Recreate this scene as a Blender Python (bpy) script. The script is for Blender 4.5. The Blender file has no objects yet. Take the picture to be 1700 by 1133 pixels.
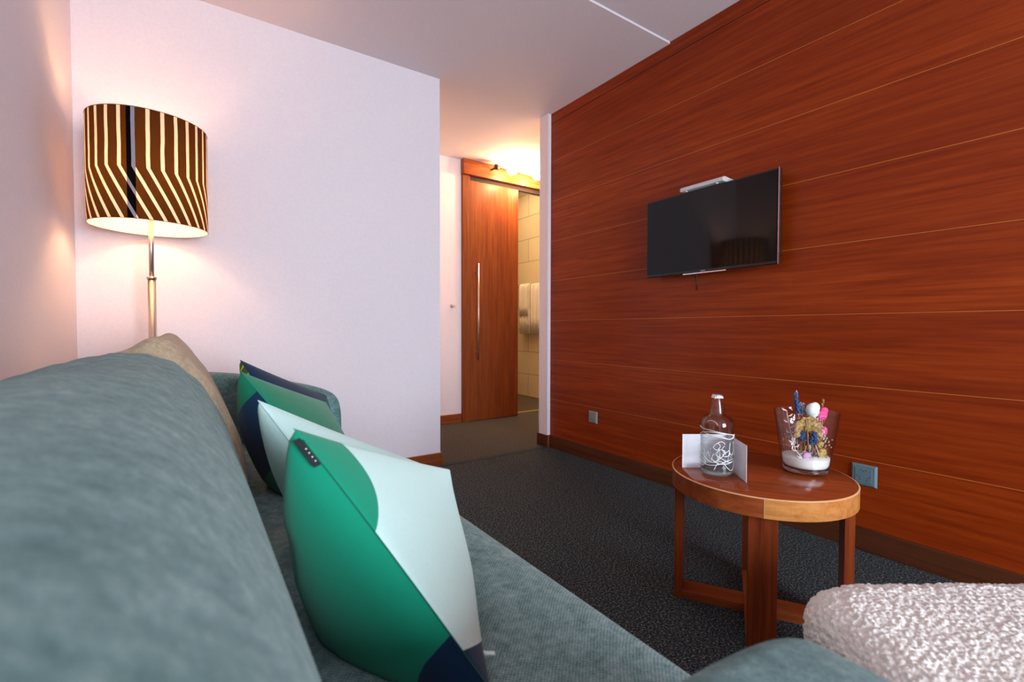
import bpy, bmesh, math, random
from mathutils import Vector, Matrix
random.seed(7)
C = bpy.context.scene.collection
S = bpy.context.scene
PI = math.pi

# ------------------------------------------------------------------ camera
cam_d = bpy.data.cameras.new('camera'); cam = bpy.data.objects.new('camera', cam_d); C.objects.link(cam)
cam_d.sensor_width = 36; cam_d.lens = 16.60; cam_d.clip_start = 0.01
yaw, pitch, roll = math.radians(34.211), math.radians(-1.432), math.radians(0.118)
fw = Vector((math.sin(yaw)*math.cos(pitch), math.cos(yaw)*math.cos(pitch), math.sin(pitch)))
rt = Vector((math.cos(yaw), -math.sin(yaw), 0)); up = rt.cross(fw)
c_, s_ = math.cos(roll), math.sin(roll)
rt, up = c_*rt + s_*up, -s_*rt + c_*up
cam.matrix_world = Matrix(((rt.x, up.x, -fw.x, 0), (rt.y, up.y, -fw.y, 0), (rt.z, up.z, -fw.z, 0.9), (0, 0, 0, 1)))
cam_d.dof.use_dof = True; cam_d.dof.focus_distance = 1.7; cam_d.dof.aperture_fstop = 4.0
S.camera = cam

# ------------------------------------------------------------------ world, daylight, exposure
S.view_settings.view_transform = 'Standard'; S.view_settings.look = 'None'
S.view_settings.gamma = 1.0; S.view_settings.use_curve_mapping = False
S.view_settings.exposure = 0.6
S.cycles.transparent_max_bounces = 32
w = bpy.data.worlds.new('daylight'); S.world = w; w.use_nodes = True
w.node_tree.nodes['Background'].inputs[0].default_value = (0.55, 0.72, 1.0, 1)
w.node_tree.nodes['Background'].inputs[1].default_value = 1.0

def lamp_light(name, kind, loc, energy, col, size=0.1, rot=None, sizey=None, **k):
    d = bpy.data.lights.new(name, kind); d.energy = energy; d.color = col
    if kind == 'AREA':
        d.shape = 'RECTANGLE'; d.size = size; d.size_y = sizey or size
    else:
        d.shadow_soft_size = size
    for a, b in k.items(): setattr(d, a, b)
    o = bpy.data.objects.new(name, d); C.objects.link(o); o.location = loc
    if rot: o.rotation_euler = rot
    return o
WIN_E = 168
lamp_light('window_daylight', 'AREA', (0.85, -3.13, 1.08), WIN_E, (0.78, 0.89, 1.0), 1.7, (math.radians(77), 0, 0), 1.6)
lamp_light('lamp_bulb_light', 'POINT', (-0.138, 2.58, 1.50), 8.6, (1.0, 0.52, 0.26), 0.04)
lamp_light('hall_light', 'POINT', (2.62, 3.86, 2.40), 17, (1.0, 0.64, 0.34), 0.045)
lamp_light('hall_light_second', 'POINT', (2.93, 3.86, 2.40), 17, (1.0, 0.64, 0.34), 0.045)
lamp_light('bathroom_light', 'AREA', (3.1, 4.9, 2.8), 13, (1.0, 0.72, 0.40), 0.5, (0, 0, 0))

# ------------------------------------------------------------------ material helpers
class NT:
    def __init__(s, name):
        s.m = bpy.data.materials.new(name); s.m.use_nodes = True
        s.t = s.m.node_tree; s.b = s.t.nodes['Principled BSDF']; s.out = s.t.nodes['Material Output']
    def n(s, kind, **k):
        x = s.t.nodes.new(kind)
        for a, b in k.items():
            if a.startswith('i_'):
                key = a[2:]; key = int(key) if key.isdigit() else key.replace('_', ' ')
                s.set(x.inputs[key], b)
            else: setattr(x, a, b)
        return x
    def set(s, sock, v):
        if isinstance(v, bpy.types.NodeSocket): s.t.links.new(v, sock)
        else: sock.default_value = v
    def p(s, **k):
        for a, b in k.items(): s.set(s.b.inputs[a.replace('_', ' ')], b)
    def math(s, op, a, b=0.0, c=None, clamp=False):
        x = s.n('ShaderNodeMath', operation=op); x.use_clamp = clamp
        s.set(x.inputs[0], a); s.set(x.inputs[1], b)
        if c is not None: s.set(x.inputs[2], c)
        return x.outputs[0]
    def coord(s, kind='Object', scale=(1, 1, 1), rot=(0, 0, 0)):
        tc = s.n('ShaderNodeTexCoord'); mp = s.n('ShaderNodeMapping')
        mp.inputs['Scale'].default_value = scale; mp.inputs['Rotation'].default_value = rot
        s.t.links.new(tc.outputs[kind], mp.inputs[0]); return mp.outputs[0]
    def noise(s, vec, scale, detail=4, rough=.5, dist=0.):
        x = s.n('ShaderNodeTexNoise'); s.set(x.inputs['Vector'], vec); x.inputs['Scale'].default_value = scale
        x.inputs['Detail'].default_value = detail; x.inputs['Roughness'].default_value = rough; x.inputs['Distortion'].default_value = dist
        return x.outputs['Fac']
    def ramp(s, fac, stops):
        x = s.n('ShaderNodeValToRGB'); s.set(x.inputs[0], fac); e = x.color_ramp.elements
        while len(e) < len(stops): e.new(0.5)
        for el, (p, c) in zip(e, stops): el.position = p; el.color = (*c, 1)
        return x.outputs[0]
    def mix(s, fac, a, b, mode='MIX'):
        x = s.n('ShaderNodeMix', data_type='RGBA', blend_type=mode); s.set(x.inputs[0], fac)
        for i, v in ((6, a), (7, b)): s.set(x.inputs[i], (*v, 1) if isinstance(v, tuple) and len(v) == 3 else v)
        return x.outputs[2]
    def bump(s, h, strength=.2, dist=.01):
        x = s.n('ShaderNodeBump'); s.set(x.inputs['Height'], h); x.inputs['Strength'].default_value = strength
        x.inputs['Distance'].default_value = dist; s.set(s.b.inputs['Normal'], x.outputs[0])

def flat(name, col, rough=.5, metal=0., **k):
    m = NT(name); m.p(Base_Color=(*col, 1), Roughness=rough, Metallic=metal, **k); return m.m

def wood(name, axis, base, dark, light, rough=.28, grooves=False, spec=.2):
    m = NT(name)
    sc = {'x': (1.0, 26, 26), 'y': (26, 1.0, 26), 'z': (26, 26, 1.0)}[axis]
    v = m.coord('Object', sc)
    big = m.noise(m.coord('Object', tuple(a*.12 if a > 1 else .5 for a in sc)), 1.6, 3, .5, .3)
    fine = m.noise(v, 2.2, 6, .62, .25)
    v2 = m.coord('Object', tuple(a*4 if a > 1 else 2.5 for a in sc))
    pores = m.noise(v2, 3.0, 3, .6)
    col = m.ramp(fine, [(.28, dark), (.5, base), (.74, light)])
    col = m.mix(m.ramp(big, [(.3, (0, 0, 0)), (.7, (1, 1, 1))]), m.mix(.55, col, dark, 'MIX'), col)
    col = m.mix(m.ramp(pores, [(.55, (0, 0, 0)), (.8, (.55, .55, .55))]), col, dark)
    if grooves:
        tc = m.n('ShaderNodeTexCoord'); sp = m.n('ShaderNodeSeparateXYZ'); m.t.links.new(tc.outputs['Object'], sp.inputs[0])
        z = m.math('ADD', sp.outputs[2], -0.0705+0.2985)
        r = m.math('ABSOLUTE', m.math('SUBTRACT', m.math('MODULO', z, 0.2985), 0.14925))
        line = m.math('GREATER_THAN', r, 0.14925-0.0010)
        low = m.math('LESS_THAN', sp.outputs[2], 2.3); line = m.math('MULTIPLY', line, low)
        col = m.mix(line, col, (.50, .19, .04))
        top = m.math('LESS_THAN', m.math('ABSOLUTE', m.math('SUBTRACT', sp.outputs[2], 2.447)), .0022)
        col = m.mix(top, col, (.01, .004, .002))
    m.p(Base_Color=col, Roughness=m.math('ADD', m.math('MULTIPLY', fine, .12), rough-.06), Specular_IOR_Level=spec)
    m.bump(pores, .06, .002)
    return m.m

MAH = dict(base=(.275, .034, .003), dark=(.165, .017, .002), light=(.37, .058, .005))
M = {}
M['wall_wood'] = wood('mahogany_wall', 'y', MAH['base'], MAH['dark'], MAH['light'], .34, True)
M['wood_y'] = wood('mahogany_y', 'y', MAH['base'], MAH['dark'], MAH['light'], .3)
M['wood_x'] = wood('mahogany_x', 'x', (.30, .075, .018), (.15, .032, .010), (.42, .12, .03), .3)
M['wood_z'] = wood('mahogany_door', 'z', (.22, .055, .010), (.12, .024, .006), (.31, .085, .016), .42)
M['table_top'] = wood('table_veneer', 'x', (.29, .055, .014), (.17, .028, .009), (.36, .085, .02), .13, spec=.5)
M['table_edge'] = wood('table_edge', 'x', (.30, .065, .016), (.17, .032, .010), (.38, .10, .025), .3)
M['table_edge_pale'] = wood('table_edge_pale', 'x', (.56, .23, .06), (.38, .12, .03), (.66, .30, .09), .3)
M['table_leg'] = wood('table_leg', 'z', (.27, .05, .013), (.13, .022, .007), (.36, .075, .018), .3)
M['skirt'] = wood('dark_skirting', 'y', (.10, .028, .010), (.05, .013, .005), (.14, .04, .013), .45)

def plaster(name, col, s=.10):
    m = NT(name); v = m.coord('Object')
    f = m.noise(v, 260, 4, .6)
    m.p(Base_Color=m.mix(m.ramp(m.noise(v, 90, 3), [(.3, (0, 0, 0)), (.7, (1, 1, 1))]), tuple(c*.955 for c in col), col), Roughness=.85)
    m.bump(f, s, .004); return m.m
M['plaster'] = plaster('wall_plaster', (.84, .755, .785), .12)
M['ceiling'] = plaster('ceiling_plaster', (.78, .69, .71), .08)

def carpet(name, a, b, c):
    m = NT(name); v = m.coord('Object')
    f = m.noise(v, 150, 3, .8); g = m.noise(v, 90, 2, .5)
    col = m.ramp(f, [(.36, a), (.52, b), (.70, c)])
    m.p(Base_Color=col, Roughness=.95, Specular_IOR_Level=.1); m.bump(m.math('ADD', f, g), .6, .005); return m.m
M['carpet'] = carpet('room_carpet', (.006, .008, .009), (.034, .041, .043), (.30, .34, .345))
M['carpet_hall'] = carpet('hall_carpet', (.020, .019, .017), (.072, .067, .058), (.24, .22, .19))
M['strip'] = flat('carpet_joint', (.002, .016, .019), .8)

def weave(name, col, mid, dark, twill=0.0):
    m = NT(name); v = m.coord('Object')
    n = m.noise(v, 420, 3, .8); n2 = m.noise(v, 75, 4, .65); n3 = m.noise(v, 26, 3, .6)
    k = m.math('ADD', m.math('MULTIPLY', n, .40), m.math('ADD', m.math('MULTIPLY', n2, .35), m.math('MULTIPLY', n3, .25)))
    if twill:
        w = []
        for sc in ((1, 1, 1), (1, -1, 1)):
            x = m.n('ShaderNodeTexWave', wave_type='BANDS', bands_direction='DIAGONAL'); m.set(x.inputs['Vector'], m.coord('Object', sc))
            x.inputs['Scale'].default_value = 95; x.inputs['Distortion'].default_value = 2.5; x.inputs['Detail'].default_value = 2; w.append(x.outputs['Fac'])
        k = m.math('ADD', k, m.math('MULTIPLY', m.math('SUBTRACT', m.math('MULTIPLY', w[0], w[1]), .25), twill))
    m.p(Base_Color=m.ramp(k, [(.36, dark), (.5, mid), (.66, col)]), Roughness=.9, Specular_IOR_Level=.12, Sheen_Weight=.12, Sheen_Roughness=.5)
    m.bump(k, .5, .004); return m.m
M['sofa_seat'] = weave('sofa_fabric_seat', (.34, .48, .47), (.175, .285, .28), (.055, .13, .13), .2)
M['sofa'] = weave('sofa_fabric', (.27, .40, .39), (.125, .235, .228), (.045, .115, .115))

def metal(name, col, rough=.3): return flat(name, col, rough, 1.0)
M['steel'] = metal('brushed_steel', (.58, .52, .47), .36)
M['black'] = flat('black_plastic', (.008, .008, .009), .35)
M['screen'] = flat('screen_glass', (.003, .003, .003), .05, 0, Specular_IOR_Level=.28)
M['silver'] = metal('silver_trim', (.75, .72, .74), .2)
M['grey_plastic'] = flat('pale_plastic', (.62, .60, .60), .4)
M['socket'] = flat('socket_grey', (.12, .19, .21), .38)
M['socket_far'] = flat('socket_dull', (.22, .22, .20), .4)
M['hole'] = flat('socket_hole', (.004, .004, .005), .8)
M['white'] = flat('white_paint', (.8, .8, .8), .5)
M['paper'] = flat('card_paper', (.86, .83, .88), .6)
M['print'] = flat('card_print', (.45, .44, .50), .7)
def emit(name, col, st):
    m = NT(name); m.p(Base_Color=(*col, 1), Emission_Color=(*col, 1), Emission_Strength=st); return m.m
M['bulb'] = emit('lit_bulb', (1.0, .70, .42), 22)
M['hall_bulb'] = emit('lit_hall_bulb', (1.0, .86, .62), 26)
def glass(name, col=(1, 1, 1), ior=1.46, rough=0.0):
    m = NT(name); m.p(Base_Color=(*col, 1), Roughness=rough, IOR=ior, Transmission_Weight=1.0); return m.m
def thin_glass(name, ior, tint, edge, k=1.0):
    m = NT(name); tr = m.n('ShaderNodeBsdfTransparent'); gl = m.n('ShaderNodeBsdfGlossy'); gl.inputs['Roughness'].default_value = .015
    lw = m.n('ShaderNodeLayerWeight'); lw.inputs['Blend'].default_value = .35
    m.set(tr.inputs[0], m.mix(m.math('POWER', lw.outputs['Facing'], 2.2), tint, edge))
    lf = m.n('ShaderNodeLayerWeight'); lf.inputs['Blend'].default_value = .5; f0 = ((ior-1)/(ior+1))**2
    F = m.math('ADD', m.math('MULTIPLY', m.math('POWER', lf.outputs['Facing'], 5.0), 1-f0), f0)
    mx = m.n('ShaderNodeMixShader'); m.set(mx.inputs[0], m.math('MULTIPLY', F, k)); m.t.links.new(tr.outputs[0], mx.inputs[1]); m.t.links.new(gl.outputs[0], mx.inputs[2])
    m.t.links.new(mx.outputs[0], m.out.inputs[0]); return m.m
M['thin'] = thin_glass('thin_clear_glass', 1.45, (.985, .99, .985), (.55, .60, .57))
M['thin_water'] = thin_glass('still_water', 1.25, (.99, .995, 1.0), (.70, .74, .74), .7)
M['glass'] = glass('clear_glass', (.93, .98, .95))
M['water'] = glass('water', (.98, 1, 1), 1.33)
m = NT('window_glass'); tr = m.n('ShaderNodeBsdfTransparent'); gl = m.n('ShaderNodeBsdfGlossy'); gl.inputs['Roughness'].default_value = .02
fr = m.n('ShaderNodeFresnel'); mx = m.n('ShaderNodeMixShader'); m.t.links.new(fr.outputs[0], mx.inputs[0]); m.t.links.new(tr.outputs[0], mx.inputs[1])
m.t.links.new(gl.outputs[0], mx.inputs[2]); m.t.links.new(mx.outputs[0], m.out.inputs[0]); M['pane'] = m.m

# ------------------------------------------------------------------ object helpers
def tag(o, label=None, cat=None, group=None, kind=None):
    if label: o['label'] = label
    if cat: o['category'] = cat
    if group: o['group'] = group
    if kind: o['kind'] = kind
    return o
def thing(name, loc, label, cat, group=None, rz=0):
    o = bpy.data.objects.new(name, None); C.objects.link(o); o.location = loc; o.rotation_euler = (0, 0, rz)
    o.empty_display_size = .05
    return tag(o, label, cat, group)
def obj(name, bm, mats, parent=None, loc=(0, 0, 0), smooth=False, sub=0, bevel=0, origin=None, auto=None):
    """origin: verts are in world space, subtract this to get local ones"""
    if origin is not None: bmesh.ops.translate(bm, verts=bm.verts, vec=-Vector(origin))
    bmesh.ops.recalc_face_normals(bm, faces=bm.faces)
    me = bpy.data.meshes.new(name); bm.to_mesh(me); bm.free()
    for x in (mats if isinstance(mats, (list, tuple)) else [mats]): me.materials.append(x)
    o = bpy.data.objects.new(name, me); C.objects.link(o); o.location = loc
    if parent: o.parent = parent
    if smooth:
        for p in me.polygons: p.use_smooth = True
    if bevel:
        b = o.modifiers.new('bevel', 'BEVEL'); b.width = bevel; b.segments = 3; b.limit_method = 'ANGLE'; b.harden_normals = False
    if sub:
        s = o.modifiers.new('sub', 'SUBSURF'); s.levels = s.render_levels = sub
    if auto and not smooth:
        me.shade_auto = None
    return o
def box(bm, a, b, mi=0):
    vs = [bm.verts.new((x, y, z)) for x in (a[0], b[0]) for y in (a[1], b[1]) for z in (a[2], b[2])]
    for f in ((0, 1, 3, 2), (4, 6, 7, 5), (0, 4, 5, 1), (2, 3, 7, 6), (0, 2, 6, 4), (1, 5, 7, 3)):
        fc = bm.faces.new([vs[i] for i in f]); fc.material_index = mi
    return vs
def BM(): return bmesh.new()
def boxm(a, b, mi=0):
    bm = BM(); box(bm, a, b, mi); return bm
def lathe(bm, prof, n=48, c=(0, 0, 0), mi=0, closed=False):
    rings = []
    for r, z in prof:
        if r < 1e-6: rings.append([bm.verts.new((c[0], c[1], c[2]+z))])
        else: rings.append([bm.verts.new((c[0]+r*math.cos(2*PI*i/n), c[1]+r*math.sin(2*PI*i/n), c[2]+z)) for i in range(n)])
    prs = list(zip(rings, rings[1:])) + ([(rings[-1], rings[0])] if closed else [])
    for a, b in prs:
        for i in range(n):
            j = (i+1) % n
            if len(a) == 1 and len(b) == 1: continue
            if len(a) == 1: f = [a[0], b[j], b[i]]
            elif len(b) == 1: f = [a[i], a[j], b[0]]
            else: f = [a[i], a[j], b[j], b[i]]
            fc = bm.faces.new(f); fc.material_index = mi; fc.smooth = True
    return bm
def tube(bm, pts, r, n=8, mi=0, caps=True):
    pts = [Vector(p) for p in pts]; rs = r if isinstance(r, (list, tuple)) else [r]*len(pts)
    rings = []; prev = None
    for k, p in enumerate(pts):
        t = (pts[min(k+1, len(pts)-1)] - pts[max(k-1, 0)]).normalized()
        if prev is None:
            a = Vector((0, 0, 1)) if abs(t.z) < .9 else Vector((1, 0, 0)); u = t.cross(a).normalized()
        else: u = (prev - t*prev.dot(t)).normalized()
        prev = u; v = t.cross(u)
        rings.append([bm.verts.new(p + rs[k]*(math.cos(2*PI*i/n)*u + math.sin(2*PI*i/n)*v)) for i in range(n)])
    for a, b in zip(rings, rings[1:]):
        for i in range(n):
            j = (i+1) % n; f = bm.faces.new([a[i], a[j], b[j], b[i]]); f.smooth = True; f.material_index = mi
    if caps:
        for rg in (rings[0], rings[-1]):
            f = bm.faces.new(rg); f.material_index = mi
    return bm
def ball(bm, c, r, seg=2, scale=(1, 1, 1), rot=None, mi=0, jitter=0):
    mt = Matrix.Translation(c)
    if rot: mt = mt @ rot
    mt = mt @ Matrix.Diagonal((*scale, 1))
    g = bmesh.ops.create_icosphere(bm, subdivisions=seg, radius=r, matrix=mt)
    for v in g['verts']:
        if jitter: v.co += Vector([random.uniform(-1, 1)*jitter for _ in range(3)])
        for f in v.link_faces: f.smooth = True; f.material_index = mi
    return bm
def text_mesh(name, body, size, mat, parent, mw, ext=.0002):
    cu = bpy.data.curves.new(name, 'FONT'); cu.body = body; cu.size = size; cu.align_x = 'CENTER'; cu.extrude = ext
    t = bpy.data.objects.new(name+'_c', cu); C.objects.link(t)
    dg = bpy.context.evaluated_depsgraph_get(); me = bpy.data.meshes.new_from_object(t.evaluated_get(dg))
    bpy.data.objects.remove(t); bpy.data.curves.remove(cu)
    me.name = name; me.materials.clear(); me.materials.append(mat)
    o = bpy.data.objects.new(name, me); C.objects.link(o); o.parent = parent; o.matrix_local = mw
    return o
def struct(name, bm, mat, bevel=0): return tag(obj(name, bm, mat, bevel=bevel), kind='structure')

# ------------------------------------------------------------------ room shell
XL, XR, YW, YF, H = -0.42, 2.265, 2.83, 4.04, 2.52
YN = -3.0
struct('floor', boxm((XL-.1, YN-.1, -.1), (XR+.1, YW+.008, 0)), M['carpet'])
struct('floor_hall', boxm((1.0, YW+.008, -.1), (4.2, YF+.14, 0)), M['carpet_hall'])
struct('trim_carpet_joint', boxm((1.36, YW-.036, 0), (XR-.04, YW+.008, .0022)), M['strip'])
struct('floor_bathroom', boxm((2.2, YF+.14, -.1), (4.2, 6.6, -.004)), flat('bath_floor_tile', (.05, .04, .032), .4))
struct('trim_threshold', boxm((2.3, YF+.10, 0), (3.6, YF+.14, .004)), flat('brass_threshold', (.75, .55, .3), .35, .8))
struct('ceiling', boxm((XL-.1, 1.745, H), (4.2, YF+.12, H+.12)), M['ceiling'])
struct('ceiling_bathroom', boxm((2.1, YF+.12, 2.95), (4.2, 6.6, 3.05)), M['ceiling'])
struct('wall_bathroom_near', boxm((2.1, YF+.02, H+.12), (4.2, YF+.12, 3.0)), M['plaster'])
struct('ceiling_near', boxm((XL-.1, YN-.1, H+.010), (XR+.1, 1.738, H+.12)), M['ceiling'])
struct('trim_ceiling_joint', boxm((XL-.1, 1.736, H+.0125), (XR+.1, 1.747, H+.115)), M['white'])
struct('wall_left', boxm((XL-.1, YN, 0), (XL, YW, H+.1)), M['plaster'])
struct('wall_back', boxm((XL-.1, YW, 0), (1.353, YW+.12, H+.05)), M['plaster'])
struct('wall_hall_left', boxm((1.23, YW+.12, 0), (1.353, YF+.1, H+.05)), M['plaster'])
# right wall: white stub at its end, mahogany panels on the room side
struct('wall_right_stub', boxm((XR-.028, YW-.018, 0), (XR+.1, 2.915, H+.05)), M['plaster'])
struct('wall_right_core', boxm((XR+.012, YN, 0), (XR+.1, YW-.018, H+.1)), M['plaster'])
struct('wall_right', boxm((XR, YN, 0), (XR+.012, YW-.0185, H+.02)), M['wall_wood'])
struct('wall_hall_right', boxm((4.1, 2.8, 0), (4.2, YF, H+.05)), M['plaster'])
struct('wall_hall_near', boxm((XR+.1, 2.8, 0), (4.1, 2.915, H+.05)), M['plaster'])
# far wall of the hall with its sliding door opening
bm = BM(); box(bm, (1.353, YF, 0), (2.78, YF+.12, H)); box(bm, (3.62, YF, 0), (4.1, YF+.12, H)); box(bm, (2.78, YF, 2.36), (3.62, YF+.12, H))
struct('wall_hall_far', bm, M['plaster'])
# skirting
def base(name, a, b, mat): return struct(name, boxm(a, b), mat, .002)
base('baseboard_right', (XR-.015, YN, 0), (XR, YW-.02, .093), M['skirt'])
base('baseboard_back', (XL, YW-.012, 0), (1.365, YW, .085), M['wood_x'])
base('baseboard_back_end', (1.353, YW, 0), (1.365, YW+.12, .085), M['wood_x'])
base('baseboard_stub', (XR-.040, YW-.030, 0), (XR-.0285, 2.925, .093), M['skirt'])
base('baseboard_stub_end', (XR-.0285, YW-.030, 0), (XR-.0155, YW-.0185, .093), M['wood_x'])
base('baseboard_hall', (1.353, YF-.012, 0), (2.155, YF, .085), M['wood_x'])
base('baseboard_left', (XL, YN, 0), (XL+.012, YW-.012, .085), M['wood_y'])
# near wall with the big window that lights the room
bm = BM(); box(bm, (XL, YN-.1, 0), (.0, YN, H+.1)); box(bm, (1.7, YN-.1, 0), (XR, YN, H+.1)); box(bm, (.0, YN-.1, 0), (1.7, YN, .3)); box(bm, (.0, YN-.1, 1.9), (1.7, YN, H+.1))
struct('wall_near', bm, M['plaster'])
bm = BM()
for a, b in (((.0, .3), (.05, 1.9)), ((1.65, .3), (1.7, 1.9)), ((.05, .3), (1.65, .35)), ((.05, 1.85), (1.65, 1.9))):
    box(bm, (a[0], YN-.07, a[1]), (b[0], YN-.02, b[1]))
wf = struct('window_1', bm, M['white'], .003)
obj('window_pane', boxm((.04, YN-.05, .34), (1.66, YN-.044, 1.86)), M['pane'], wf)

# bathroom seen through the door gap
def tiles(name, axis):
    m = NT(name); tc = m.n('ShaderNodeTexCoord'); sp = m.n('ShaderNodeSeparateXYZ'); m.t.links.new(tc.outputs['Object'], sp.inputs[0])
    cb = m.n('ShaderNodeCombineXYZ'); m.t.links.new(sp.outputs[axis], cb.inputs[0]); m.t.links.new(sp.outputs[2], cb.inputs[1])
    br = m.n('ShaderNodeTexBrick'); m.t.links.new(cb.outputs[0], br.inputs[0])
    br.inputs['Scale'].default_value = 1; br.inputs['Brick Width'].default_value = .6; br.inputs['Row Height'].default_value = .3
    br.inputs['Mortar Size'].default_value = .004; br.inputs['Color1'].default_value = (.68, .56, .38, 1); br.inputs['Color2'].default_value = (.62, .51, .34, 1)
    br.inputs['Mortar'].default_value = (.25, .2, .15, 1)
    m.p(Base_Color=br.outputs[0], Roughness=.35); return m.m
M['tile_y'] = tiles('bath_tiles_y', 1); M['tile_x'] = tiles('bath_tiles_x', 0)
XB = 3.73
struct('wall_bathroom_right', boxm((XB, YF+.12, 0), (XB+.1, 6.5, 2.95)), M['tile_y'])
struct('wall_bathroom_far', boxm((2.2, 6.5, 0), (XB+.1, 6.6, 2.95)), M['tile_x'])
struct('wall_bathroom_left', boxm((2.1, YF+.12, 0), (2.2, 6.6, 2.95)), M['tile_y'])
# door casing and sliding leaf
DF = YF-.03
for k, x in ((2, 2.155), (3, 3.62)): struct('trim_%d' % k, boxm((x, DF, 0), (x+.08, YF+.02, 2.375)), M['wood_z'], .002)
bm = BM(); box(bm, (2.150, DF-.03, 2.375), (3.75, YF+.02, H-.002))
trim = struct('trim_1', bm, M['wood_x'], .003)
dr = struct('door_1', boxm((2.238, DF+.004, .004), (2.805, YF-.001, 2.333)), M['wood_z'], .003)
obj('door_track', boxm((2.236, DF+.018, 2.334), (3.62, YF+.02, 2.3745)), flat('dark_track', (.02, .009, .006), .9), dr)
bm = BM(); hx, hy = 2.303, DF-.045
tube(bm, [(hx, hy, .60), (hx, hy, 1.535)], .009, 16)
for z in (.68, 1.45): tube(bm, [(hx, hy, z), (hx, DF+.01, z)], .006, 12)
obj('door_handle', bm, M['steel'], dr)
bm = BM(); lathe(bm, [(0, 0), (.02, 0), (.02, .006), (.010, .010), (.010, .03), (.016, .034), (.016, .045), (0, .047)], 24)
bmesh.ops.rotate(bm, verts=bm.verts, matrix=Matrix.Rotation(PI/2, 3, 'X'))
o = obj('wall_hook', bm, flat('hook_plastic', (.66, .50, .46), .4), loc=(2.055, YF, 1.12)); tag(o, 'small round knob on the white hall wall left of the sliding door', 'wall hook')

# towels on their rail
rail = thing('towel_rail', (XB, 4.9, 1.47), 'chrome towel rail on the bathroom tiles behind the towels', 'towel rail')
bm = BM(); tube(bm, [(XB-.07, 4.55, 1.47), (XB-.07, 5.33, 1.47)], .009, 12); obj('bar', bm, M['steel'], rail, origin=(XB, 4.9, 1.47))
for y in (4.57, 5.31):
    bm = BM(); tube(bm, [(XB-.07, y, 1.47), (XB, y, 1.47)], .008, 10); obj('bracket', bm, M['steel'], rail, origin=(XB, 4.9, 1.47))
def towel_mat():
    m = NT('towel_cotton'); v = m.coord('Object'); m.p(Base_Color=(.80, .74, .64, 1), Roughness=.95, Sheen_Weight=.3)
    m.bump(m.noise(v, 300, 3), .6, .004); return m.m
M['towel'] = towel_mat()
def towel(y0, y1, front, back, off, label):
    bm = BM(); xr = XB-.07; prof = [(-.020-off, front-1.47)] + [(-.021-off, z) for z in (-.3, -.15, -.04)] + [(-.018-off, .0), (-.010, .016+off), (.004, .018+off), (.014, .004)] + [(.018, -.1), (.02, back-1.47)]
    prof[1:4] = [(-.021-off, (front-1.47)*k) for k in (.7, .4, .12)]
    N = 18; th = .010
    for j in range(N+1):
        pass
    outer = []; inner = []
    for k, (dx, dz) in enumerate(prof):
        ro = []; ri = []
        for j in range(N+1):
            y = y0+(y1-y0)*j/N; wv = .004*math.sin(j*1.1+k*.4)*min(1, k/2+.5)
            t = -1 if k < 5 else (0 if k < 7 else 1)
            ro.append(bm.verts.new((xr+dx+wv*(t), y, 1.47+dz)))
        outer.append(ro)
    for a, b in zip(outer, outer[1:]):
        for j in range(N): bm.faces.new([a[j], a[j+1], b[j+1], b[j]])
    o = obj('towel', bm, M['towel'], smooth=True); sm = o.modifiers.new('solid', 'SOLIDIFY'); sm.thickness = .007; sm.offset = 0
    tag(o, label, 'towel', 'cream towels on the bathroom rail'); return o
towel(4.94, 5.17, .84, 1.1, 0, 'larger cream towel hanging under a shorter one on the rail')
towel(4.97, 5.165, 1.08, 1.2, .011, 'shorter cream towel folded over the larger one on the rail')
towel(4.68, 4.925, .845, 1.1, 0, 'cream towel at the near end of the rail, cut by the white wall end')

# ------------------------------------------------------------------ hall spotlights
hl = thing('wall_light', (2.44, 3.9, 2.46), 'lit tubular lamp with dark end cap above the sliding door', 'light')
def local(o): return tuple(o.location)
bm = BM(); tube(bm, [(2.44, 3.88, 2.462), (2.475, 3.88, 2.462)], .026, 24); tube(bm, [(2.457, 3.88, 2.462), (2.457, 3.985, 2.462)], .010, 12)
obj('end_cap', bm, flat('bronze_cap', (.05, .02, .012), .4, .3), hl, origin=local(hl))
bm = BM(); tube(bm, [(2.475, 3.88, 2.462), (3.05, 3.88, 2.462)], .010, 16); tube(bm, [(3.03, 3.88, 2.462), (3.03, 3.985, 2.462)], .010, 12)
obj('bar', bm, M['steel'], hl, origin=local(hl))
for x in (2.62, 2.93):
    bm = BM(); ball(bm, (x, 3.86, 2.452), .036, 3, (1.5, 1, 1)); obj('lit_bulb', bm, M['hall_bulb'], hl, origin=local(hl))
for o_ in bpy.data.objects:
    if o_.name.startswith('hall_light'): o_.location.z = 2.40; o_.location.y = 3.80

# ------------------------------------------------------------------ sofa
def smoothprof(P, k=5):
    out = []; n = len(P)
    for i in range(n):
        p0, p1, p2, p3 = [Vector(P[(i+d) % n]) for d in (-1, 0, 1, 2)]
        for j in range(k):
            t = j/k
            out.append(.5*((2*p1)+(-p0+p2)*t+(2*p0-5*p1+4*p2-p3)*t*t+(-p0+3*p1-3*p2+p3)*t**3))
    return out
def loft(name, rows, mat, parent, origin, closed_ends=True):
    bm = BM(); rr = [[bm.verts.new(p) for p in row] for row in rows]; n = len(rr[0])
    for a, b in zip(rr, rr[1:]):
        for i in range(n): bm.faces.new([a[i], a[(i+1) % n], b[(i+1) % n], b[i]])
    for e in (rr[0], rr[-1]):
        c = sum((v.co for v in e), Vector())/n; cv = bm.verts.new(c)
        for i in range(n): bm.faces.new([e[i], e[(i+1) % n], cv])
    return obj(name, bm, mat, parent, smooth=True, origin=origin)
SO = (.1, 1.2, 0)
sofa = thing('sofa', SO, 'long grey-teal fabric sofa with sloping arms along the left wall', 'sofa')
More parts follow.
